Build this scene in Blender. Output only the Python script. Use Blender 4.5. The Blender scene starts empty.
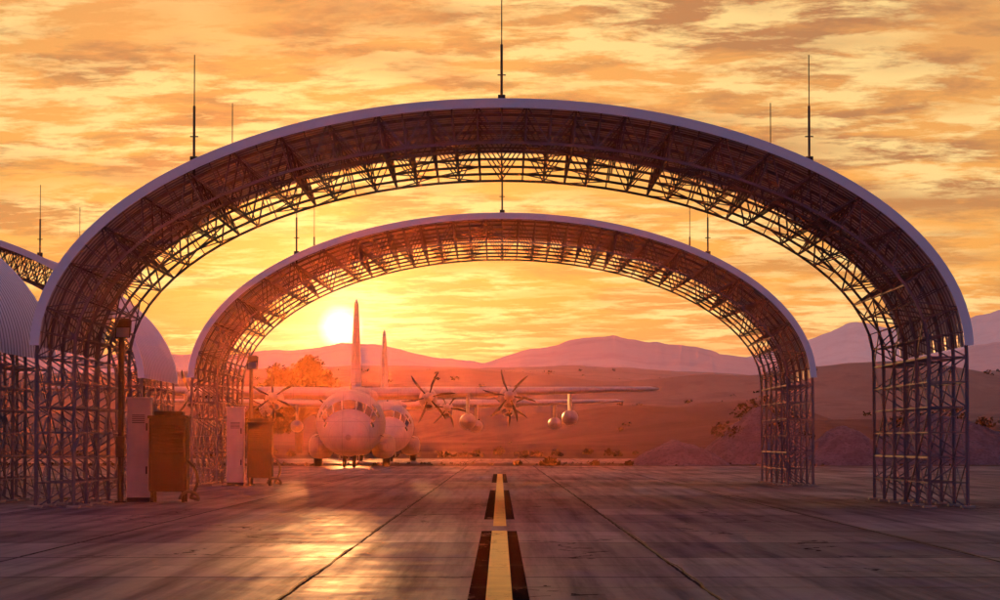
import bpy, math, random
import numpy as np
from mathutils import Vector, Matrix, noise
random.seed(7); rng=np.random.default_rng(7)
S=bpy.context.scene
S.view_settings.view_transform='Standard'; S.view_settings.look='None'; S.view_settings.exposure=0
COL=S.collection
SUN_EL=math.radians(2.19); SUN_AZ=math.radians(-3.05)   # az measured from +Y toward +X
SUNV=Vector((math.sin(SUN_AZ)*math.cos(SUN_EL),math.cos(SUN_AZ)*math.cos(SUN_EL),math.sin(SUN_EL)))

# ---------------------------------------------------------------- helpers
def link(o,parent=None):
    COL.objects.link(o)
    if parent: o.parent=parent
    return o
def empty(name,loc=(0,0,0),rz=0):
    e=bpy.data.objects.new(name,None); e.location=loc; e.rotation_euler=(0,0,rz); e.empty_display_size=1
    return link(e)
def mesh(name,V,F,mat=None,smooth=False):
    me=bpy.data.meshes.new(name); me.from_pydata([tuple(map(float,v)) for v in V],[],[tuple(map(int,f)) for f in F]); me.update()
    if mat: me.materials.append(mat)
    if smooth:
        me.polygons.foreach_set('use_smooth',[True]*len(me.polygons))
    return me
def obj(name,V,F,mat,parent=None,smooth=False,loc=(0,0,0)):
    o=bpy.data.objects.new(name,mesh(name,V,F,mat,smooth)); o.location=loc
    return link(o,parent)
class MB:
    def __init__(s): s.V=[];s.F=[]
    def add(s,V,F):
        b=len(s.V); s.V+= [tuple(v) for v in V]; s.F+=[tuple(i+b for i in f) for f in F]
    def strut(s,a,b,r=0.035,n=4,cap=False):
        a=Vector(a);b=Vector(b);d=b-a
        if d.length<1e-6:return
        d.normalize(); u=d.orthogonal() if abs(d.z)>.95 else d.cross(Vector((0,0,1)))
        u.normalize(); w=d.cross(u); V=[]
        for p in(a,b):
            for k in range(n):
                t=2*math.pi*(k+.5)/n; V.append(p+(u*math.cos(t)+w*math.sin(t))*r)
        F=[(k,(k+1)%n,n+(k+1)%n,n+k) for k in range(n)]
        if cap: F+= [tuple(range(n))[::-1],tuple(range(n,2*n))]
        s.add(V,F)
    def box(s,x0,x1,y0,y1,z0,z1,bev=0):
        if bev<=0:
            V=[(x,y,z) for z in(z0,z1) for y in(y0,y1) for x in(x0,x1)]
            s.add(V,[(0,2,3,1),(4,5,7,6),(0,1,5,4),(2,6,7,3),(0,4,6,2),(1,3,7,5)])
        else:
            b=bev; rings=[]
            def ring(z,i):
                X0,X1,Y0,Y1=x0+i,x1-i,y0+i,y1-i
                return [(X0+b,Y0,z),(X1-b,Y0,z),(X1,Y0+b,z),(X1,Y1-b,z),(X1-b,Y1,z),(X0+b,Y1,z),(X0,Y1-b,z),(X0,Y0+b,z)]
            V=ring(z0,b)+ring(z0+b,0)+ring(z1-b,0)+ring(z1,b)
            F=[tuple(range(8))[::-1],tuple(range(24,32))]
            for r in range(3):
                for k in range(8): F.append((r*8+k,r*8+(k+1)%8,(r+1)*8+(k+1)%8,(r+1)*8+k))
            s.add(V,F)
    def loft(s,rings,cap=True):
        n=len(rings[0]);V=[v for r in rings for v in r];F=[]
        for r in range(len(rings)-1):
            for k in range(n): F.append((r*n+k,r*n+(k+1)%n,(r+1)*n+(k+1)%n,(r+1)*n+k))
        if cap: F+=[tuple(range(n))[::-1],tuple(range(len(V)-n,len(V)))]
        s.add(V,F)
    def tube(s,pts,r,n=8):
        for a,b in zip(pts[:-1],pts[1:]): s.strut(a,b,r,n,True)
    def obj(s,name,mat,parent=None,smooth=False): return obj(name,s.V,s.F,mat,parent,smooth)

def nd(nt,t,**kw):
    n=nt.nodes.new(t)
    for k,v in kw.items(): setattr(n,k,v)
    return n
def setin(nt,sock,v):
    if hasattr(v,'is_output') or isinstance(v,bpy.types.NodeSocket): nt.links.new(v,sock)
    else: sock.default_value=v
def M(nt,op,a,b=0.0,c=0.0,clamp=False):
    n=nd(nt,'ShaderNodeMath',operation=op,use_clamp=clamp)
    setin(nt,n.inputs[0],a);setin(nt,n.inputs[1],b)
    if op in('MULTIPLY_ADD','SMOOTH_MIN','WRAP'): setin(nt,n.inputs[2],c)
    return n.outputs[0]
def MIX(nt,f,a,b,bt='MIX'):
    n=nd(nt,'ShaderNodeMix',data_type='RGBA',blend_type=bt)
    setin(nt,n.inputs[0],f);
    for i,v in((6,a),(7,b)):
        if isinstance(v,(tuple,list)) and len(v)==3: v=(*v,1)
        setin(nt,n.inputs[i],v)
    return n.outputs[2]
def RAMP(nt,f,stops,interp='LINEAR'):
    n=nd(nt,'ShaderNodeValToRGB'); cr=n.color_ramp; cr.interpolation=interp
    while len(cr.elements)<len(stops): cr.elements.new(0.5)
    for e,(p,c) in zip(cr.elements,stops):
        e.position=p; e.color=(*c,1) if isinstance(c,(tuple,list)) else (c,c,c,1)
    nt.links.new(f,n.inputs[0]); return n.outputs[0]
def NOISE(nt,vec,scale,detail=4,rough=.5,dist=0):
    n=nd(nt,'ShaderNodeTexNoise'); n.inputs['Scale'].default_value=scale; n.inputs['Detail'].default_value=detail
    n.inputs['Roughness'].default_value=rough; n.inputs['Distortion'].default_value=dist
    nt.links.new(vec,n.inputs['Vector']); return n.outputs[0]
def VMUL(nt,v,s):
    n=nd(nt,'ShaderNodeVectorMath',operation='MULTIPLY'); nt.links.new(v,n.inputs[0]); n.inputs[1].default_value=s; return n.outputs[0]
def newmat(name):
    m=bpy.data.materials.new(name); m.use_nodes=True; nt=m.node_tree
    return m,nt,nt.nodes['Principled BSDF'],nd(nt,'ShaderNodeTexCoord').outputs['Object']
def paint(name,c,rough=.5,metal=0,var=.25,scale=1.5,bump=.0,c2=None,panels=False,spec=None):
    m,nt,b,co=newmat(name)
    f=NOISE(nt,co,scale,5,.6); f=RAMP(nt,f,[(.3,0.0),(.72,1.0)])
    c2=c2 or tuple(x*(1-var) for x in c)
    col=MIX(nt,f,c,c2)
    if panels:
        sx=nd(nt,'ShaderNodeSeparateXYZ'); nt.links.new(co,sx.inputs[0])
        a=M(nt,'LESS_THAN',M(nt,'FRACT',M(nt,'DIVIDE',sx.outputs[1],1.35)),.03)
        d=M(nt,'LESS_THAN',M(nt,'FRACT',M(nt,'DIVIDE',sx.outputs[2],.95)),.035)
        e2=M(nt,'LESS_THAN',M(nt,'FRACT',M(nt,'DIVIDE',M(nt,'ADD',sx.outputs[0],.4),1.7)),.02)
        ln=M(nt,'MAXIMUM',M(nt,'MAXIMUM',a,d),e2)
        st=NOISE(nt,VMUL(nt,co,(3,.4,1.2)),1.5,5,.65)
        col=MIX(nt,M(nt,'MULTIPLY',ln,.45),col,tuple(x*.25 for x in c))
        col=MIX(nt,RAMP(nt,st,[(.45,0.0),(.8,.4)]),col,tuple(x*.45 for x in c))
    nt.links.new(col,b.inputs['Base Color'])
    f2=NOISE(nt,co,scale*4,3); nt.links.new(M(nt,'MULTIPLY_ADD',f2,.25,rough-.12),b.inputs['Roughness'])
    b.inputs['Metallic'].default_value=metal
    if spec is not None: b.inputs['Specular IOR Level'].default_value=spec
    if bump:
        bp=nd(nt,'ShaderNodeBump'); bp.inputs['Strength'].default_value=bump; bp.inputs['Distance'].default_value=.02
        nt.links.new(f2,bp.inputs['Height']); nt.links.new(bp.outputs[0],b.inputs['Normal'])
    return m

m_steel=paint('galvanised_truss_steel',(.15,.135,.185),.8,.0,.35,.8,spec=.12)
m_roof,nt,b,co=newmat('ribbed_roof_sheet')
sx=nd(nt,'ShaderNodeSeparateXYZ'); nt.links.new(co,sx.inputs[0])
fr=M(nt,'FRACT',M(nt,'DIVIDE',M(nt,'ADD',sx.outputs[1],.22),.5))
rib_shade=RAMP(nt,fr,[(0,1.0),(.12,.1),(.45,0.0),(.58,1.0),(.68,0.0),(.86,0.0),(1,1.0)])  # rib shading painted as dark stripes in the sheet colour
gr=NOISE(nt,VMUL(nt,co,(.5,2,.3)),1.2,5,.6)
c=MIX(nt,gr,(.80,.78,.90),(.58,.56,.66)); c=MIX(nt,M(nt,'MULTIPLY',rib_shade,.9),c,(.08,.07,.11))
nt.links.new(c,b.inputs['Base Color']); b.inputs['Roughness'].default_value=.5
m_fascia=paint('fascia_flashing',(.86,.84,.93),.5,.0,.12,.6)
m_conc2=paint('footing_concrete',(.3,.28,.26),.85,0,.3,3,.5)
m_dark=paint('dark_cabinet_paint',(.012,.011,.013),.75,0,.3,3,spec=.2)
m_black=paint('black_rubber',(.015,.015,.016),.7,0,.2,4)
m_white=paint('white_cabinet_paint',(.48,.46,.50),.5,0,.25,2)
m_grey=paint('aircraft_grey_paint',(.32,.30,.33),.5,0,.2,.4,panels=True,spec=.35)
m_grey2=paint('radome_grey',(.24,.23,.25),.5,0,.12,1)
m_pole=paint('pole_steel',(.03,.028,.033),.65,.0,.2,3,spec=.25)
m_hose=paint('hose_rubber',(.05,.04,.03),.6,0,.2,3)
m_prop=paint('propeller_blade',(.014,.014,.016),.8,0,.2,3,spec=.05)
m_glass,nt,b,co=newmat('cockpit_glass'); b.inputs['Base Color'].default_value=(.012,.013,.016,1); b.inputs['Roughness'].default_value=.1; b.inputs['Specular IOR Level'].default_value=.4
m_lens,nt,b,co=newmat('lamp_glass'); b.inputs['Base Color'].default_value=(.35,.35,.38,1); b.inputs['Roughness'].default_value=.15

# ---------------------------------------------------------------- shelters
A_,B_,Z0=11.28,5.96,3.83
TD=0.92; DEP=10.8; NF=6
def profile(step):
    P=[(-A_,0.0)]
    for i in range(0,401):
        t=math.pi-math.pi*i/400; P.append((A_*math.cos(t),Z0+B_*math.sin(t)))
    P.append((A_,0.0))
    P=np.array(P); d=np.r_[0,np.cumsum(np.hypot(*np.diff(P,axis=0).T))]
    n=int(round(d[-1]/step)); n+=n%2
    s=np.linspace(0,d[-1],n+1)
    X=np.interp(s,d,P[:,0]);Z=np.interp(s,d,P[:,1])
    N=[]
    for x,z in zip(X,Z):
        if z<=Z0: N.append((1.0 if x<0 else -1.0,0.0))
        else:
            nx,nz=-x/A_**2,-(z-Z0)/B_**2; l=math.hypot(nx,nz); N.append((nx/l,nz/l))
    return X,Z,np.array(N)
def build_shelter_meshes():
    X,Z,N=profile(0.62); n=len(X)
    O=lambda i,y:(X[i],y,Z[i])
    I=lambda i,y:(X[i]+N[i,0]*TD,y,Z[i]+N[i,1]*TD)
    ys=np.linspace(0.06,DEP-.06,NF)
    t=MB()
    for y in ys:
        for i in range(n-1):
            t.strut(O(i,y),O(i+1,y),.046); t.strut(I(i,y),I(i+1,y),.046)
            if i%2==0: t.strut(O(i,y),I(i+1,y),.024)
            else: t.strut(I(i,y),O(i+1,y),.024)
            t.strut(O(i,y),I(i,y),.02)
    for i in range(n):
        leg = Z[i]<Z0+.4
        if i%2==0 or leg:
            t.strut(O(i,ys[0]),O(i,ys[-1]),.028)
        if i%2==1 or leg:
            t.strut(I(i,ys[0]),I(i,ys[-1]),.024)
    for k in range(NF-1):
        a,b=ys[k],ys[k+1]; m=(a+b)/2
        for i in range(0,n-2,2):
            if (i//2)%3!=2 or Z[i]<Z0:
                if (i//2+k)%2: t.strut(I(i,a),I(i+2,b),.02)
                else: t.strut(I(i+2,a),I(i,b),.02)
            if Z[i]<Z0:
                t.strut(O(i,a),O(i+2,b),.018); t.strut(O(i+2,a),O(i,b),.018)
        for i in range(0,n,4):
            t.strut(O(i,a),I(i,m),.02); t.strut(I(i,m),O(i,b),.02)
            t.strut(I(i,a),I(i,b),.035)
    f=MB()
    for y in ys:
        for i in(0,n-1):
            for p in(O(i,y),I(i,y)):
                f.box(p[0]-.16,p[0]+.16,y-.16,y+.16,0.0,.06,.01)
    Xr,Zr,Nr=profile(.33); idx=[i for i in range(len(Xr)) if Zr[i]>Z0-.18]
    yy=[];off=[]
    p=.5;y=-.22
    while y<DEP+.22:
        for dy,o in((0,.07),(.30,.07),(.35,.112),(.45,.112)):
            yy.append(y+dy);off.append(o)
        y+=p
    V=[];F=[];m=len(yy)
    for i in idx:
        for y,o in zip(yy,off): V.append((Xr[i]-Nr[i,0]*o,y,Zr[i]-Nr[i,1]*o))
    for a in range(len(idx)-1):
        for c in range(m-1): F.append((a*m+c,a*m+c+1,(a+1)*m+c+1,(a+1)*m+c))
    fa=MB()
    for y0,y1 in((-.27,-.223),(max(yy)+.003,max(yy)+.05)):
        rings=[]
        for i in idx:
            r=[]
            for o,yv in((.13,y0),(.13,y1),(-.10,y1),(-.10,y0)):
                r.append((Xr[i]-Nr[i,0]*o,yv,Zr[i]-Nr[i,1]*o))
            rings.append(r)
        fa.loft(rings)
    rods=MB()
    for y in(0.2,DEP-.2):
        for x in(-7.5,0,7.5):
            if x==0 and y>1: continue
            z=Z0+B_*math.sqrt(1-(x/A_)**2)
            rods.strut((x,y,z-.25),(x,y,z+1.5),.032,6,True); rods.strut((x,y,z+1.5),(x,y,z+2.75),.014,5,True)
            rods.box(x-.09,x+.09,y-.09,y+.09,z+.02,z+.26)
            rods.strut((x-.1,y,z+.75),(x+.1,y,z+.75),.02)
    for s in(-1,1):
        rods.strut((s*(A_+.06),.4,0),(s*(A_+.06),.4,Z0),.03,6)
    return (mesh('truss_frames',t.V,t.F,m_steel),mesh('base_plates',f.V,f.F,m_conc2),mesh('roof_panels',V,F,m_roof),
            mesh('roof_fascia',fa.V,fa.F,m_fascia),mesh('lightning_rods',rods.V,rods.F,m_pole))
SM=build_shelter_meshes()
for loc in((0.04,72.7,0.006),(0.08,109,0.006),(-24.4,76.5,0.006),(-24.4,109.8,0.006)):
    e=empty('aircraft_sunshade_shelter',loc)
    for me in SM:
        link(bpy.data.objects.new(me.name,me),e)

# ---------------------------------------------------------------- shelter equipment
def lamp_pole(loc,h):
    e=empty('floodlight_pole',loc)
    p=MB(); p.strut((0,0,0),(0,0,h),.08,10,True); p.box(-.16,.16,-.16,.16,0,.04); p.box(-.12,.12,-.13,-.07,1.2,1.75,.01)
    p.strut((-.12,0,h-.1),(.2,0,h-.1),.035,8,True); p.obj('pole',m_pole,e)
    q=MB(); x=.06
    def tl(px,py,pz):
        a=math.radians(35); dy=py; dz=pz
        return (x+px, dy*math.cos(a)+dz*math.sin(a)*.6, h+.1+dz*math.cos(a)+dy*math.sin(a))
    q.loft([[tl(-.2,-.3,-.17),tl(.2,-.3,-.17),tl(.2,-.3,.2),tl(-.2,-.3,.2)],
            [tl(-.2,0,-.15),tl(.2,0,-.15),tl(.2,0,.2),tl(-.2,0,.2)],
            [tl(-.1,.22,-.05),tl(.1,.22,-.05),tl(.1,.22,.12),tl(-.1,.22,.12)]])
    q.strut((x,0,h-.1),(x,0,h+.1),.03,6); q.obj('lamp_head',m_pole,e)
    g=MB(); g.add([tl(-.17,-.305,-.14),tl(.17,-.305,-.14),tl(.17,-.305,.17),tl(-.17,-.305,.17)],[(0,1,2,3)]); g.obj('lens',m_lens,e)
def white_panel(loc,w=.64,h=2.75):
    e=empty('electrical_panel',loc)
    p=MB(); p.box(0,w,0,.45,.12,h,.02); p.box(-.03,w+.03,-.04,.49,h-.02,h+.04,.01); p.obj('housing',m_white,e)
    d=MB(); d.box(.05,w-.05,-.018,-.002,.25,1.35); d.box(.05,w-.05,-.018,-.002,1.42,h-.15); d.obj('doors',m_white,e)
    k=MB(); k.box(.02,w-.02,.02,.43,0,.12); k.box(w-.12,w-.08,-.05,-.02,.75,.95); k.box(w-.12,w-.08,-.05,-.02,1.9,2.1)
    for i in range(5): k.box(.15,w-.15,-.024,-.019,2.3-.05*i,2.32-.05*i)
    k.obj('plinth_and_handles',m_pole,e)
def dark_cabinet(loc,w=1.0,h=2.25):
    e=empty('air_conditioning_cabinet',loc)
    p=MB(); p.box(0,w,0,.85,.28,h,.03); p.box(-.04,w+.04,-.05,.9,h-.03,h+.05,.015); p.box(.12,w-.12,.1,.7,h+.05,h+.17,.02)
    for x in(.05,w-.13):
        for y in(.05,.72): p.box(x,x+.08,y,y+.08,0,.28)
    p.obj('housing',m_dark,e)
    l=MB()
    for i in range(11):
        z=1.25+i*.075
        l.loft([[(.1,-.04,z),(.1,-.001,z+.03),(.1,-.001,z+.045),(.1,-.045,z+.012)],[(w-.1,-.04,z),(w-.1,-.001,z+.03),(w-.1,-.001,z+.045),(w-.1,-.045,z+.012)]])
    l.box(.08,w-.08,-.02,-.002,.4,1.15); l.box(w-.2,w-.15,-.05,-.021,.7,.9)
    for x in(.06,w-.09): l.box(x,x+.03,-.03,-.002,1.2,h-.12)
    l.obj('louvres_and_door',m_dark,e)
    t=MB()
    pts=[(w+.02,.2,1.1)]+[(w+.08+.22*math.sin(a*.5),.1-.1*a/6,1.1-.97*(a/6)) for a in range(1,7)]
    pts+=[(w+.1+.25*math.cos(a),-.15-.02*a,.07+.22*max(0,math.sin(a))) for a in np.linspace(0,3.1,9)]
    t.tube(pts,.045,8)
    t.obj('hose',m_hose,e)
Y1=80
lamp_pole((-10.02,Y1-.6,.005),4.55); white_panel((-9.95,Y1,.005)); dark_cabinet((-9.32,Y1-.3,.005))
Y2=110
lamp_pole((-9.25,Y2+1.6,.005),4.5); white_panel((-10.02,Y2,.005),.64,2.85); dark_cabinet((-9.25,Y2-.3,.005),.92,2.3)

# ---------------------------------------------------------------- aircraft
SEC=[(0,.02,1.86,1.9),(.05,.22,1.66,2.1),(.2,.44,1.45,2.32),(.5,.72,1.22,2.6),(.9,.98,1.04,2.86),(1.4,1.25,.92,3.1),(1.9,1.48,.83,3.32),(2.3,1.64,.78,3.58),
     (2.7,1.78,.74,4.0),(3.2,1.92,.71,4.38),(3.8,2.03,.69,4.66),(4.6,2.1,.68,4.84),(6,2.16,.68,4.94),(9,2.16,.68,4.96),(14,2.16,.68,4.96),(18,2.16,.68,4.96),
     (20,2.1,.95,4.98),(22,1.92,1.5,5.0),(24,1.6,2.2,5.0),(26,1.2,2.95,5.0),(28,.7,3.7,4.98),(29.6,.22,4.4,4.85)]
SA=np.array(SEC)
def fus(y,th,off=0):
    hw,zb,zt=[np.interp(y,SA[:,0],SA[:,k]) for k in(1,2,3)]
    c=(zb+zt)/2;hz=(zt-zb)/2
    x=math.sin(th);z=math.cos(th)
    return ((hw+off)*x,y-off*.3,c+(hz+off)*z)
def ellring(cx,y,cz,rx,rz,n=20): return [(cx+rx*math.sin(2*math.pi*k/n),y,cz+rz*math.cos(2*math.pi*k/n)) for k in range(n)]
def airfoil(x,yl,chord,z,t,n=14):
    r=[]
    for k in range(n):
        a=2*math.pi*k/n; u=(1-math.cos(a))/2
        th=t*chord*.5*(2.6*math.sqrt(u)*(1-u)**.8+0.02)*(1 if a<math.pi else -.6)*1.15
        r.append((x,yl+u*chord,z+th))
    return r
def aircraft(loc,rz,propoff):
    e=empty('transport_airplane',loc,rz)
    f=MB(); f.loft([[fus(s[0],2*math.pi*k/48) for k in range(48)] for s in SEC]); o=f.obj('fuselage',m_grey,e,True)
    w=MB()
    def patch(y0,y1,a0,a1,n=4,ytop=None):
        V=[];F=[]
        for i in range(n+1):
            for j in range(n+1):
                a=math.radians(a0+(a1-a0)*i/n); y=y0+(y1-y0)*j/n
                V.append(fus(y,a,.02))
        for i in range(n):
            for j in range(n): F.append((i*(n+1)+j,i*(n+1)+j+1,(i+1)*(n+1)+j+1,(i+1)*(n+1)+j))
        w.add(V,F)
    for a0,a1 in((-13,13),(16,33),(-33,-16),(36,50),(-50,-36),(53,66),(-66,-53)): patch(2.36,2.98,a0,a1)
    for s in(-1,1):
        for a0,a1 in((46,58),(61,73)): patch(3.12,3.55,s*a0,s*a1)
        patch(2.0,2.28,s*60,s*74)
    w.obj('cockpit_windows',m_glass,e,True)
    d=MB()
    for s in(-1,1): d.strut(fus(3.9,s*1.9,0),Vector(fus(3.7,s*1.9,.25)),.02)
    d.strut((0,8,4.9),(0,8.3,5.35),.04); d.strut((0,6.5,4.9),(0,6.8,5.25),.05)
    d.obj('antennas',m_pole,e)
    wg=MB(); st=[]
    for x in(-20.2,-19.6,-15,-10.2,-5,0,5,10.2,15,19.6,20.2):
        a=abs(x); ch=4.9 if a<=5 else 4.9-(a-5)*(2.45/15.2); 
        if a>20: ch*=.6
        yl=10.1+(4.9-ch)*.35; z=4.62+a*.022; t=.17-.05*a/20.2
        if a>20: t*=.5
        st.append(airfoil(x,yl,ch,z,t,20))
    wg.loft(st); wg.obj('wing',m_grey,e,True)
    fr=MB(); fr.loft([ellring(0,y,4.6,rx,rz,24) for y,rx,rz in((8.6,.5,.25),(9.3,1.3,.48),(10.2,1.75,.62),(12.5,1.85,.66),(15,1.6,.5),(17,.7,.3))]); fr.obj('wing_fairing',m_grey,e,True)
    n=0
    for x in(-10.16,-4.97,4.97,10.16):
        n+=1; z=4.35+abs(x)*.02
        q=MB(); q.loft([ellring(x,y,z+dz,rx,rz) for y,rx,rz,dz in((7.35,.36,.38,0),(7.5,.47,.52,-.05),(8.2,.56,.68,-.1),(9.6,.6,.74,-.08),(11.5,.55,.6,0),(13.4,.42,.4,.05),(14.6,.22,.2,.1))]); q.obj('engine_nacelle_%d'%n,m_grey,e,True)
        q=MB(); q.loft([ellring(x,y,z-.58,rx,rz,14) for y,rx,rz in((7.42,.30,.17),(7.6,.36,.23),(8.6,.38,.25))]); q.obj('intake_lip_%d'%n,m_grey2,e,True)
        q=MB(); q.loft([ellring(x,y,z-.58,rx,rz,14) for y,rx,rz in((7.405,.25,.125),(7.43,.25,.125))]); q.obj('intake_%d'%n,m_black,e)
        q=MB(); q.loft([ellring(x,y,z,r,r,16) for y,r in((6.45,.02),(6.52,.12),(6.7,.23),(6.95,.31),(7.3,.34))]); q.obj('spinner_%d'%n,m_grey2,e,True)
        pr=MB()
        for b in range(6):
            a0=2*math.pi*b/6+propoff+n*.37
            rg=[]
            for r,c,tw,sw in((.28,.07,.4,0),(.55,.11,.4,0),(.9,.17,.35,-.02),(1.25,.19,.3,.02),(1.55,.15,.25,.06),(1.75,.06,.2,.11)):
                rad=Vector((math.sin(a0),0,math.cos(a0))); tan=Vector((math.cos(a0),0,-math.sin(a0)))
                ax=(tan*math.sin(tw+.1)+Vector((0,1,0))*math.cos(tw+.1)).normalized(); th=ax.cross(rad)
                c0=Vector((x,7.0,z))+rad*r+tan*sw
                rg.append([c0-ax*c,c0+th*.022,c0+ax*c,c0-th*.022])
            pr.loft(rg)
        pr.obj('propeller_%d'%n,m_prop,e)
    n=0
    for x,zz,r,y0,L in((-7.6,2.95,.52,8.6,7.0),(7.6,2.95,.52,8.6,7.0),(-14.3,3.2,.5,9.6,4.6),(14.3,3.2,.5,9.6,4.6)):
        n+=1;q=MB(); q.loft([ellring(x,y0+L*u,zz,r*k,r*k) for u,k in((0,.03),(.02,.3),(.07,.62),(.16,.9),(.28,1),(.7,1),(.85,.75),(.95,.4),(1,.05))])
        q.obj('underwing_tank_%d'%n,m_grey,e,True)
        q=MB(); q.loft([[(x-.09,y0+L*.25,z),(x,y0+L*.15,z),(x+.09,y0+L*.25,z),(x+.09,y0+L*.75,z),(x,y0+L*.85,z),(x-.09,y0+L*.75,z)] for z in(zz+r*.85,4.75)]); q.obj('pylon_%d'%n,m_grey,e)
    q=MB(); q.loft([[(-t,y0+.4,z),(0,y0,z),(t,y0+.4,z),(t*1.1,y0+c*.4,z),(t*.5,y0+c*.8,z),(0,y0+c,z),(-t*.5,y0+c*.8,z),(-t*1.1,y0+c*.4,z)] for z,y0,c,t in((4.6,21.4,8.1,.42),(5.6,23.0,6.6,.36),(7,23.9,5.7,.3),(9.5,24.9,4.3,.22),(11.3,25.7,3.2,.14),(11.66,26.2,2.5,.04))]); q.obj('vertical_fin',m_grey,e)
    q=MB(); q.loft([airfoil(x,24.6+abs(x)*.16,4.0-abs(x)*.22,4.95,.11) for x in(-8,-7.7,-4,0,4,7.7,8)]); q.obj('horizontal_stabiliser',m_grey,e,True)
    for s in(-1,1):
        q=MB(); rr=[]
        for y,k in((9.2,.15),(9.8,.6),(10.6,.9),(11.6,1),(15.2,1),(16.8,.8),(18.2,.2)):
            rr.append([(s*2.05+.78*k*math.copysign(abs(math.sin(a))**.7,math.sin(a)),y,1.32+.82*k*math.copysign(abs(math.cos(a))**.7,math.cos(a))) for a in [2*math.pi*i/20 for i in range(20)]])
        q.loft(rr); q.obj('gear_sponson',m_grey,e,True)
        for y in(12.3,14.0):
            q=MB(); q.loft([[(x,y+r*math.cos(2*math.pi*i/24),.72+r*math.sin(2*math.pi*i/24)) for i in range(24)] for x,r in((s*2.0,.5),(s*2.02,.66),(s*2.1,.72),(s*2.4,.72),(s*2.48,.66),(s*2.5,.5))]); q.obj('main_wheel',m_black,e,True)
    for x in(-.3,.3):
        q=MB(); q.loft([[(x+dx,3.4+r*math.cos(2*math.pi*i/20),.48+r*math.sin(2*math.pi*i/20)) for i in range(20)] for dx,r in((-.12,.32),(-.1,.44),(-.04,.48),(.04,.48),(.1,.44),(.12,.32))]); q.obj('nose_wheel',m_black,e,True)
    q=MB(); q.strut((0,3.4,.48),(0,3.5,1.0),.08,8,True); q.strut((-.3,3.4,.48),(.3,3.4,.48),.05,8,True)
    q.box(-.62,-.58,2.6,4.2,.42,.85); q.box(.58,.62,2.6,4.2,.42,.85); q.obj('nose_gear_strut_and_doors',m_grey2,e)
aircraft((-9.35,185,.006),math.radians(1.7),.25)
aircraft((-9.0,243,.002),math.radians(3.0),.6)

# ---------------------------------------------------------------- ground
m_gr,nt,b,co=newmat('dry_dirt_ground')
f=NOISE(nt,co,.02,6,.6); g=NOISE(nt,co,.6,4,.6)
c=MIX(nt,RAMP(nt,f,[(.35,0.0),(.65,1.0)]),(.09,.065,.055),(.045,.034,.03)); c=MIX(nt,g,c,(.06,.047,.04),'MIX')
nt.links.new(c,b.inputs['Base Color']); b.inputs['Roughness'].default_value=1; b.inputs['Specular IOR Level'].default_value=.0
obj('ground',[(-12000,-3000,0),(12000,-3000,0),(12000,16000,0),(-12000,16000,0)],[(0,1,2,3)],m_gr)

m_ap,nt,b,co=newmat('apron_concrete')
sx=nd(nt,'ShaderNodeSeparateXYZ'); nt.links.new(co,sx.inputs[0])
wob=NOISE(nt,co,.8,3,.6); wob2=M(nt,'MULTIPLY_ADD',wob,.06,-.03)
def joint(axis,off,per,w):
    u=M(nt,'ADD',M(nt,'ADD',sx.outputs[axis],off),wob2); u=M(nt,'DIVIDE',u,per)
    fr=M(nt,'FRACT',u); dd=M(nt,'ABSOLUTE',M(nt,'SUBTRACT',fr,.5)); dist=M(nt,'MULTIPLY',M(nt,'SUBTRACT',.5,dd),per)
    return M(nt,'LESS_THAN',dist,w), M(nt,'FLOOR',u)
jx,ix=joint(0,2.225,4.45,.02); jy,iy=joint(1,1.0,6.1,.06)
cell=nd(nt,'ShaderNodeCombineXYZ'); nt.links.new(ix,cell.inputs[0]); nt.links.new(iy,cell.inputs[1])
wn=nd(nt,'ShaderNodeTexWhiteNoise'); nt.links.new(cell.outputs[0],wn.inputs[0])
big=NOISE(nt,VMUL(nt,co,(.25,.06,1)),1,6,.6,.5); streak=NOISE(nt,VMUL(nt,co,(2.2,.05,1)),1,5,.65); fine=NOISE(nt,co,5,6,.7); mid=NOISE(nt,VMUL(nt,co,(1,.4,1)),.8,6,.65,.6)
c=MIX(nt,wn.outputs[0],(.25,.185,.225),(.11,.08,.10))
c=MIX(nt,RAMP(nt,big,[(.40,0.0),(.65,.7)]),c,(.08,.06,.075))
c=MIX(nt,RAMP(nt,streak,[(.45,0.0),(.66,.75)]),c,(.035,.027,.032))
c=MIX(nt,RAMP(nt,mid,[(.48,0.0),(.66,.4)]),c,(.28,.21,.24))
c=MIX(nt,M(nt,'MULTIPLY',fine,.5),c,(.06,.045,.055))
vo=nd(nt,'ShaderNodeTexVoronoi',feature='DISTANCE_TO_EDGE'); vo.inputs['Scale'].default_value=.16
dv=nd(nt,'ShaderNodeVectorMath',operation='ADD'); nt.links.new(co,dv.inputs[0])
nc=nd(nt,'ShaderNodeTexNoise'); nc.inputs['Scale'].default_value=.7; nc.inputs['Detail'].default_value=5; nt.links.new(co,nc.inputs['Vector'])
nt.links.new(VMUL(nt,nc.outputs['Color'],(2.5,2.5,0)),dv.inputs[1]); nt.links.new(dv.outputs[0],vo.inputs['Vector'])
crack=M(nt,'MULTIPLY',M(nt,'LESS_THAN',vo.outputs['Distance'],.005),M(nt,'GREATER_THAN',big,.5))
jj=M(nt,'MAXIMUM',M(nt,'MAXIMUM',jx,jy),crack)
c=MIX(nt,M(nt,'MULTIPLY',jj,.9),c,(.015,.012,.012))
nt.links.new(c,b.inputs['Base Color'])
r=M(nt,'ADD',M(nt,'MULTIPLY_ADD',mid,.4,.30),M(nt,'MULTIPLY_ADD',fine,.3,-.1)); r=M(nt,'ADD',r,M(nt,'MULTIPLY',jj,.3)); nt.links.new(r,b.inputs['Roughness'])
b.inputs['Specular IOR Level'].default_value=.45
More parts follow.
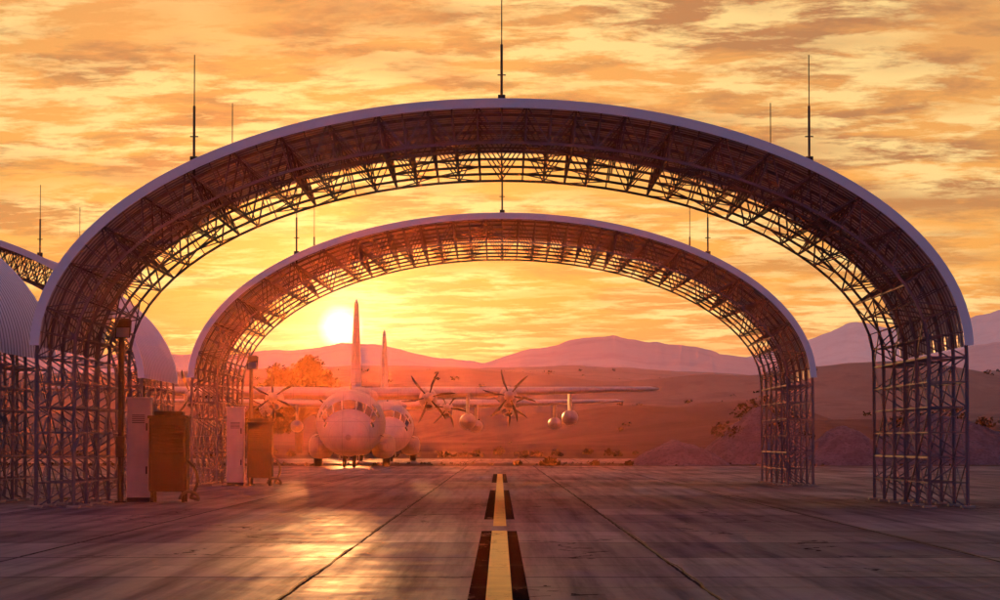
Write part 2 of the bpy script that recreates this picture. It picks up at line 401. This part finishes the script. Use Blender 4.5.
bp=nd(nt,'ShaderNodeBump'); bp.inputs['Strength'].default_value=.5; bp.inputs['Distance'].default_value=.02
h=M(nt,'SUBTRACT',M(nt,'ADD',fine,mid),M(nt,'MULTIPLY',jj,1.5)); nt.links.new(h,bp.inputs['Height']); nt.links.new(bp.outputs[0],b.inputs['Normal'])
# porous, open-textured concrete (matte) blended with the traffic-polished film: dirty strips and some slabs are more matte
df=nd(nt,'ShaderNodeBsdfDiffuse'); nt.links.new(c,df.inputs[0]); nt.links.new(bp.outputs[0],df.inputs['Normal']); df.inputs[1].default_value=.8
pol=M(nt,'ADD',M(nt,'MULTIPLY',RAMP(nt,streak,[(.36,0.0),(.68,1.0)]),-.30),M(nt,'MULTIPLY_ADD',wn.outputs[0],-.20,.62))
pol=M(nt,'ADD',pol,M(nt,'MULTIPLY',RAMP(nt,mid,[(.4,0.0),(.65,1.0)]),-.14),clamp=True)
pol=M(nt,'MULTIPLY',pol,M(nt,'MULTIPLY_ADD',jj,-.9,1.0))
mx=nd(nt,'ShaderNodeMixShader'); nt.links.new(pol,mx.inputs[0]); nt.links.new(df.outputs[0],mx.inputs[1]); nt.links.new(b.outputs[0],mx.inputs[2]); nt.links.new(mx.outputs[0],nt.nodes['Material Output'].inputs[0])
obj('apron_pavement',[(-90,-40,.005),(90,-40,.005),(90,201,.005),(-90,201,.005)],[(0,1,2,3)],m_ap)
obj('taxiway_pavement',[(-90,226,.004),(14,226,.004),(14,290,.004),(-90,290,.004)],[(0,1,2,3)],m_ap)

def worn(name,c,thr,spec=.2):
    m,nt,b,co=newmat(name); n1=NOISE(nt,co,7,6,.75); n2=NOISE(nt,VMUL(nt,co,(1,.15,1)),2.5,4,.6)
    v=M(nt,'ADD',M(nt,'MULTIPLY',n1,.6),M(nt,'MULTIPLY',n2,.5))
    c2=MIX(nt,NOISE(nt,co,1.3,4,.6),c,tuple(x*.45 for x in c)); nt.links.new(c2,b.inputs['Base Color']); b.inputs['Roughness'].default_value=.8; b.inputs['Specular IOR Level'].default_value=spec
    tr=nd(nt,'ShaderNodeBsdfTransparent'); mx=nd(nt,'ShaderNodeMixShader'); nt.links.new(RAMP(nt,v,[(thr-.03,0.0),(thr+.02,1.0)]),mx.inputs[0])
    nt.links.new(tr.outputs[0],mx.inputs[1]); nt.links.new(b.outputs[0],mx.inputs[2]); nt.links.new(mx.outputs[0],nt.nodes['Material Output'].inputs[0])
    return m
m_yel=worn('worn_yellow_paint',(.75,.42,.03),.45); m_blk=worn('worn_black_paint',(.01,.009,.01),.44,.0)
def strip(mb,x0,x1,y0,y1,z):
    n=max(1,int((y1-y0)/4))
    for i in range(n): 
        a=y0+(y1-y0)*i/n;b_=y0+(y1-y0)*(i+1)/n; mb.add([(x0,a,z),(x1,a,z),(x1,b_,z),(x0,b_,z)],[(0,1,2,3)])
q=MB()
for y0,y1 in((18,54),(62,100),(118,150)): strip(q,-.33,.30,y0,y1,.009)
q.obj('black_line_border',m_blk)
q=MB(); strip(q,-.145,.125,18,54,.013); strip(q,-.13,.12,57,150,.013); q.obj('yellow_centre_line',m_yel)
m_tar=paint('tar_sealant',(.012,.01,.011),.8,0,.3,4,spec=.05)
q=MB()
for x0 in(-2.25,2.25,6.7,-6.7):
    x=x0;px=x
    for y in np.arange(20,200,1.0):
        x=x0+.05*noise.noise(Vector((x0*3,y*.35,0)))+.03*noise.noise(Vector((x0*7,y*1.7,3)))
        if y>20 and noise.noise(Vector((x0,y*.06,9)))>-.35: q.add([(px-.014,y-1,.010),(px+.014,y-1,.010),(x+.014,y,.010),(x-.014,y,.010)],[(0,1,2,3)])
        px=x
for yj in(33,39,51,57,69.4,88,100):
    py=yj
    for x in np.arange(-14,16,.6):
        y=yj+.12*noise.noise(Vector((x*.5,yj,1)))
        if noise.noise(Vector((x*.1,yj,5)))>-.1: q.add([(x-.6,py-.025,.0105),(x,y-.025,.0105),(x,y+.035,.0105),(x-.6,py+.035,.0105)],[(0,1,2,3)])
        py=y
q.obj('joint_sealant',m_tar)

# ---------------------------------------------------------------- terrain
def fbm(x,y,z=0,o=5):
    s=0;a=1;f=1
    for i in range(o): s+=a*noise.noise(Vector((x*f,y*f,z+i*7))); a*=.5;f*=2.03
    return s
def scrub(name,c1,c2,sc,c3=None,air=None,haze_strength=0,depth=None):
    m,nt,b,co=newmat(name)
    a=NOISE(nt,co,sc,8,.65); a2=NOISE(nt,VMUL(nt,co,(1,1,2.5)),sc*5,6,.7)
    c=MIX(nt,RAMP(nt,a,[(.4,0.0),(.6,1.0)]),c1,c2); c=MIX(nt,RAMP(nt,a2,[(.5,0.0),(.62,.8)]),c,c3 or tuple(x*.4 for x in c2))
    nt.links.new(c,b.inputs['Base Color']); b.inputs['Roughness'].default_value=1; b.inputs['Specular IOR Level'].default_value=.0
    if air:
        b.inputs['Emission Color'].default_value=(*air,1); b.inputs['Emission Strength'].default_value=haze_strength  # emission paints distance haze onto the slopes
        if depth:   # painted haze: emission grows toward the farther slopes
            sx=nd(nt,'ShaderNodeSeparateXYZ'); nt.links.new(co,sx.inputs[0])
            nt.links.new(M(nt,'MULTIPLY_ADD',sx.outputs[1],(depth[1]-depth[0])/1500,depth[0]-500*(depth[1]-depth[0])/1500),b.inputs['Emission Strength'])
    return m
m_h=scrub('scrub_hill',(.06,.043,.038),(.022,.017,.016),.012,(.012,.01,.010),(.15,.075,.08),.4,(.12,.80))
m_m1=scrub('mountain_rock',(.07,.055,.05),(.05,.04,.04),.0015,None,(.24,.11,.125),1.0)  # both mountain materials emit a flat tone as painted haze
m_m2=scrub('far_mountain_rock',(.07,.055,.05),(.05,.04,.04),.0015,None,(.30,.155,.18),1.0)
CR=[(-2500,374),(-300,370),(0,376),(150,374),(230,371),(300,366),(400,366),(480,368),(550,366),(620,367),(680,371),(740,375),(800,380),(840,378),(900,374),(1000,372),(1300,366),(3500,376)]
def hill_h(az,d):
    px=500+3000*math.tan(az); yy=np.interp(px,[c[0] for c in CR],[c[1] for c in CR])
    H=1.6+(442-yy)/3000*2000
    X=d*math.sin(az);Y=d*math.cos(az)
    t=min(1,max(0,(d-480)/1520)); k=t*t*(3-2*t); k=.45*k+.55*t**1.9
    h=H*k
    h*=1+.30*(1-t**3)*fbm(X*.0035,Y*.0028,1,5)
    w=min(1,t*5)*(1-t)
    h+=w*36*max(0,fbm(X*.0045+4,Y*.0042,5,4)+.05)
    h+=1.2*t*fbm(X*.03,Y*.03,2,3)
    if d>2000: h=H*(1-.5*((d-2000)/900)**1.2)+1.2*fbm(X*.03,Y*.03,2,3)
    if d<500: h=-.3
    return h
def polar(name,hf,dists,az0,az1,step,mat):
    az=np.arange(az0,az1,step);V=[];F=[];n=len(az)
    for d in dists:
        for a in az: V.append((d*math.sin(a),d*math.cos(a),hf(a,d)))
    for i in range(len(dists)-1):
        for j in range(n-1): F.append((i*n+j,i*n+j+1,(i+1)*n+j+1,(i+1)*n+j))
    return obj(name,V,F,mat,None,True)
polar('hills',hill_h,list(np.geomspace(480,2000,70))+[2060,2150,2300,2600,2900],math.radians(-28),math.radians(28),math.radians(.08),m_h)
def ridge(name,D,prof,seed,depth,amp,mat):
    xs=[p[0] for p in prof];ys=[p[1] for p in prof]
    def hf(a,d):
        px=500+3000*math.tan(a); yy=np.interp(px,xs,ys)
        H=1.6+(442-yy)/3000*D
        H+=amp*fbm(px*.018,seed,seed,5)
        t=(d-D)/depth
        g=1-abs(t)**1.15 if t<0 else 1-.6*t
        X=d*math.sin(a)
        return H*g*(1+.22*min(1,abs(t)*4)*fbm(X*.0012,d*.0012,seed,5))-(3 if abs(t)>.98 else 0)
    ds=[D-depth*u for u in(1,.85,.7,.58,.46,.36,.27,.19,.12,.06,.025,0)]+[D+depth*.2,D+depth*.6]
    return polar(name,hf,ds,math.radians(-25),math.radians(25),math.radians(.07),mat)
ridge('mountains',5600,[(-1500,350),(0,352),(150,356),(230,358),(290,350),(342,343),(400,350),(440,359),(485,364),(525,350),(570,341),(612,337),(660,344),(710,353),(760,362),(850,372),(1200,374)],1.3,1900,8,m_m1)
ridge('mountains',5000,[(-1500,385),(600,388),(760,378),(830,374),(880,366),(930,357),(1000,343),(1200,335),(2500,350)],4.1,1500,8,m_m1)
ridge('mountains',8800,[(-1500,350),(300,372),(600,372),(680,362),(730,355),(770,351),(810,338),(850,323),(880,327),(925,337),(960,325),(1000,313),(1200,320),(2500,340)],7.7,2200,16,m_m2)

m_md=scrub('gravel_mound',(.14,.125,.15),(.09,.082,.10),.8,(.055,.05,.06))
def mound(cx,cy,rx,ry,H,seed,sharp=1.0):
    n=60;V=[];F=[]
    for i in range(n+1):
        for j in range(n+1):
            u=-1.05+2.1*i/n;v=-1.05+2.1*j/n;r=math.hypot(u,v)
            h=max(0,1-r**1.3)**sharp*H*(1+.18*fbm(u*1.8,v*1.8,seed,4))+.06*fbm(u*9,v*9,seed,3)*min(1,max(0,(1.05-r)*3))
            V.append((cx+u*rx,cy+v*ry,max(h,-.05)-.04))
    for i in range(n):
        for j in range(n): F.append((i*(n+1)+j,(i+1)*(n+1)+j,(i+1)*(n+1)+j+1,i*(n+1)+j+1))
    return obj('dirt_mound',V,F,m_md,None,True)
mound(12.4,208,3.6,4,1.75,1,.8); mound(19.6,222,5.2,7,4.1,2,.8); mound(24.0,210,3.9,5,2.8,5,1); mound(32,218,7.5,7,3.7,8,.8)

# ---------------------------------------------------------------- vegetation
m_leaf,nt,b,co=newmat('foliage')
g=nd(nt,'ShaderNodeNewGeometry'); c=MIX(nt,g.outputs['Random Per Island'],(.016,.019,.010),(.045,.038,.02)); nt.links.new(c,b.inputs['Base Color']); b.inputs['Roughness'].default_value=1; b.inputs['Specular IOR Level'].default_value=.0
m_bark=paint('bark',(.05,.04,.03),.9,0,.4,3,.5)
def leaves(mb,c,rad,n,size):
    for _ in range(n):
        v=Vector(rng.normal(size=3)); v.normalize(); v*=rng.random()**.4
        p=Vector((c[0]+v.x*rad[0],c[1]+v.y*rad[1],c[2]+v.z*rad[2]))
        a=Vector(rng.normal(size=3)).normalized(); bb=a.orthogonal().normalized(); cc=a.cross(bb); s=size*(.5+rng.random())
        mb.add([p-bb*s,p-cc*s*.6,p+bb*s,p+cc*s*.6],[(0,1,2,3)])
def tree(loc,h,w):
    e=empty('broadleaf_tree',loc); t=MB(); l=MB()
    t.strut((0,0,-.3),(0,0,h*.35),w*.05,8); 
    for k in range(52):
        a=rng.random()*6.28;r=w*.5*math.sqrt(rng.random())*.9;zz=h*(.36+.56*rng.random()**.7*(1-(r/w)**2*1.8))
        p=(r*math.cos(a),r*math.sin(a),zz)
        m_=(p[0]*.4,p[1]*.4,h*.35+(zz-h*.35)*.4); t.strut((0,0,h*.3),m_,w*.018,5); t.strut(m_,p,w*.009,5)
        q=w*(.10+.08*rng.random()); leaves(l,p,(q,q,q*.75),200,.26)
    t.obj('trunk_and_limbs',m_bark,e); l.obj('crown',m_leaf,e)
tree((-27.8,415,0),14.0,11.5); tree((-34.5,445,0),8.5,7); tree((-22.0,430,0),7.0,6)
l=MB()
def bush(x,y,z,r,n=26,s=None): leaves(l,(x,y,z+r*.45),(r,r,r*.65),n,s or r*.3)
for _ in range(150):
    y=rng.uniform(296,470);x=rng.uniform(-.22,.24)*y
    bush(x,y,0,rng.uniform(.2,.8),30)
for _ in range(1300):
    d=600+1250*rng.random()**.9;a=math.radians(rng.uniform(-12,12))
    if fbm(d*math.sin(a)*.01,d*.01,3,3)<.05: continue
    bush(d*math.sin(a),d*math.cos(a),hill_h(a,d)-.4,rng.uniform(.5,1.3)*(1 if d<1000 else 1.5),20)
for x,y,z,r in((3.3,203,0,.55),(3.7,204,0,.4),(3.0,204,0,.35),(1.2,205,0,.3),(6.5,206,0,.3),(8.8,205,0,.28),(16.5,221,1.9,1.1),(18.2,222,3.3,1.3),(19.6,223,3.8,1.2),(21,222,3.0,1.1),(17.4,219,1.8,.9),(20.3,219,2.2,.9),(22.4,220,1.6,.8),(29,217,2.6,.8),(33,218,3.2,.9),(35,217,2.6,.8)):
    bush(x,y,z,r,110,.14)
for _ in range(260):
    x=rng.uniform(-40,45);y=rng.uniform(201.5,226); bush(x,y,0,rng.uniform(.05,.2),22,.05)
l.obj('scrub_vegetation',m_leaf)

# ---------------------------------------------------------------- haze
def haze(name,x0,x1,y0,y1,z0,z1,dens,g,col):
    q=MB(); q.box(x0,x1,y0,y1,z0,z1)
    m=bpy.data.materials.new(name); m.use_nodes=True; nt=m.node_tree; nt.nodes.remove(nt.nodes['Principled BSDF'])
    v=nd(nt,'ShaderNodeVolumeScatter'); v.inputs['Density'].default_value=dens; v.inputs['Anisotropy'].default_value=g; v.inputs['Color'].default_value=(*col,1)
    nt.links.new(v.outputs[0],nt.nodes['Material Output'].inputs['Volume'])
    q.obj(name,m)
haze('glow_haze',-150,150,-60,215,-1,40,.00008,.928,(1,.28,.08))  # haze volume added to make the orange glow around the sun

# ---------------------------------------------------------------- sun + world
sd=bpy.data.lights.new('sun','SUN'); sd.energy=2.6; sd.angle=math.radians(.5); sd.color=(1,.40,.12)
so=bpy.data.objects.new('sun',sd); link(so); so.rotation_euler=SUNV.to_track_quat('Z','Y').to_euler()

W=bpy.data.worlds.new('World'); S.world=W; W.use_nodes=True; nt=W.node_tree; bg=nt.nodes['Background']
sky=nd(nt,'ShaderNodeTexSky',sky_type='NISHITA'); sky.sun_disc=False; sky.sun_elevation=SUN_EL; sky.sun_rotation=SUN_AZ
tc=nd(nt,'ShaderNodeTexCoord'); dirv=tc.outputs['Generated']
sp=nd(nt,'ShaderNodeSeparateXYZ'); nt.links.new(dirv,sp.inputs[0]); x,y,z=sp.outputs
zc=M(nt,'MAXIMUM',z,0.0)
base=RAMP(nt,M(nt,'POWER',zc,.5),[(0,(.56,.20,.12)),(.16,(.78,.27,.11)),(.23,(.90,.39,.09)),(.3,(.86,.39,.10)),(.38,(.74,.34,.11)),(.6,(.22,.17,.22)),(1,(.24,.225,.38))])
dt=nd(nt,'ShaderNodeVectorMath',operation='DOT_PRODUCT'); nt.links.new(dirv,dt.inputs[0]); dt.inputs[1].default_value=SUNV
ang=M(nt,'SQRT',M(nt,'MAXIMUM',M(nt,'MULTIPLY',M(nt,'SUBTRACT',1.0,dt.outputs['Value']),2.0),0.0))
base=MIX(nt,M(nt,'MINIMUM',M(nt,'MULTIPLY_ADD',y,-.8,.55,True),1.0),base,(.18,.14,.255))
front=M(nt,'MULTIPLY_ADD',y,1.6,-.5,True)      # lit cloud deck lies toward the sunset
den=M(nt,'ADD',zc,.09)
cv=nd(nt,'ShaderNodeCombineXYZ'); nt.links.new(M(nt,'DIVIDE',x,den),cv.inputs[0]); nt.links.new(M(nt,'DIVIDE',y,den),cv.inputs[1])
rt=nd(nt,'ShaderNodeVectorRotate',rotation_type='Z_AXIS'); nt.links.new(cv.outputs[0],rt.inputs['Vector']); rt.inputs['Angle'].default_value=.22
cv=rt.outputs[0]
n1=NOISE(nt,VMUL(nt,cv,(2.4,2.3,1)),1.0,7,.62,.25)
n2=NOISE(nt,VMUL(nt,cv,(5.5,6.5,1)),1.0,8,.66,.2)
n3=NOISE(nt,VMUL(nt,cv,(1.5,1.3,1)),1.0,3,.5,.3)
hi=M(nt,'MULTIPLY',RAMP(nt,n2,[(.46,0.0),(.57,1.0)]),RAMP(nt,n3,[(.38,.12),(.54,1.0)]))
dk=M(nt,'MULTIPLY',RAMP(nt,n1,[(.45,0.0),(.57,1.0)]),RAMP(nt,zc,[(.03,.2),(.09,1.0)]))
hi=M(nt,'MULTIPLY',hi,front); dk=M(nt,'MULTIPLY',dk,front)
c=MIX(nt,M(nt,'MULTIPLY',dk,.88),base,(.41,.185,.09))
c=MIX(nt,M(nt,'MULTIPLY',hi,.9),c,(1.0,.70,.28))
def glow(c,k,col):
    gl=M(nt,'POWER',2.718,M(nt,'DIVIDE',ang,-k)); n=nd(nt,'ShaderNodeVectorMath',operation='SCALE'); n.inputs[0].default_value=col; nt.links.new(gl,n.inputs['Scale'])
    a=nd(nt,'ShaderNodeVectorMath',operation='ADD'); nt.links.new(c,a.inputs[0]); nt.links.new(n.outputs[0],a.inputs[1]); return a.outputs[0]
c=glow(c,.06,(.20,.27,.0)); c=glow(c,.016,(.9,.85,.45))
disc=RAMP(nt,M(nt,'MULTIPLY',ang,100.0),[(.15,1.0),(.8,0.0)])
n=nd(nt,'ShaderNodeVectorMath',operation='SCALE'); n.inputs[0].default_value=(2.2,1.8,1.1); nt.links.new(disc,n.inputs['Scale'])
a=nd(nt,'ShaderNodeVectorMath',operation='ADD'); nt.links.new(c,a.inputs[0]); nt.links.new(n.outputs[0],a.inputs[1]); c=a.outputs[0]
ns=nd(nt,'ShaderNodeVectorMath',operation='SCALE'); nt.links.new(sky.outputs[0],ns.inputs[0]); ns.inputs['Scale'].default_value=.002
a=nd(nt,'ShaderNodeVectorMath',operation='ADD'); nt.links.new(c,a.inputs[0]); nt.links.new(ns.outputs[0],a.inputs[1])
nt.links.new(a.outputs[0],bg.inputs['Color']); bg.inputs['Strength'].default_value=1.0

cam=bpy.data.cameras.new('camera'); co_=bpy.data.objects.new('camera',cam); link(co_)
co_.location=(0,0,1.6); co_.rotation_euler=(math.radians(90)+math.atan(142/3000),0,0)
cam.lens=108; cam.sensor_width=36; cam.clip_start=.5; cam.clip_end=40000
S.camera=co_
print('done')
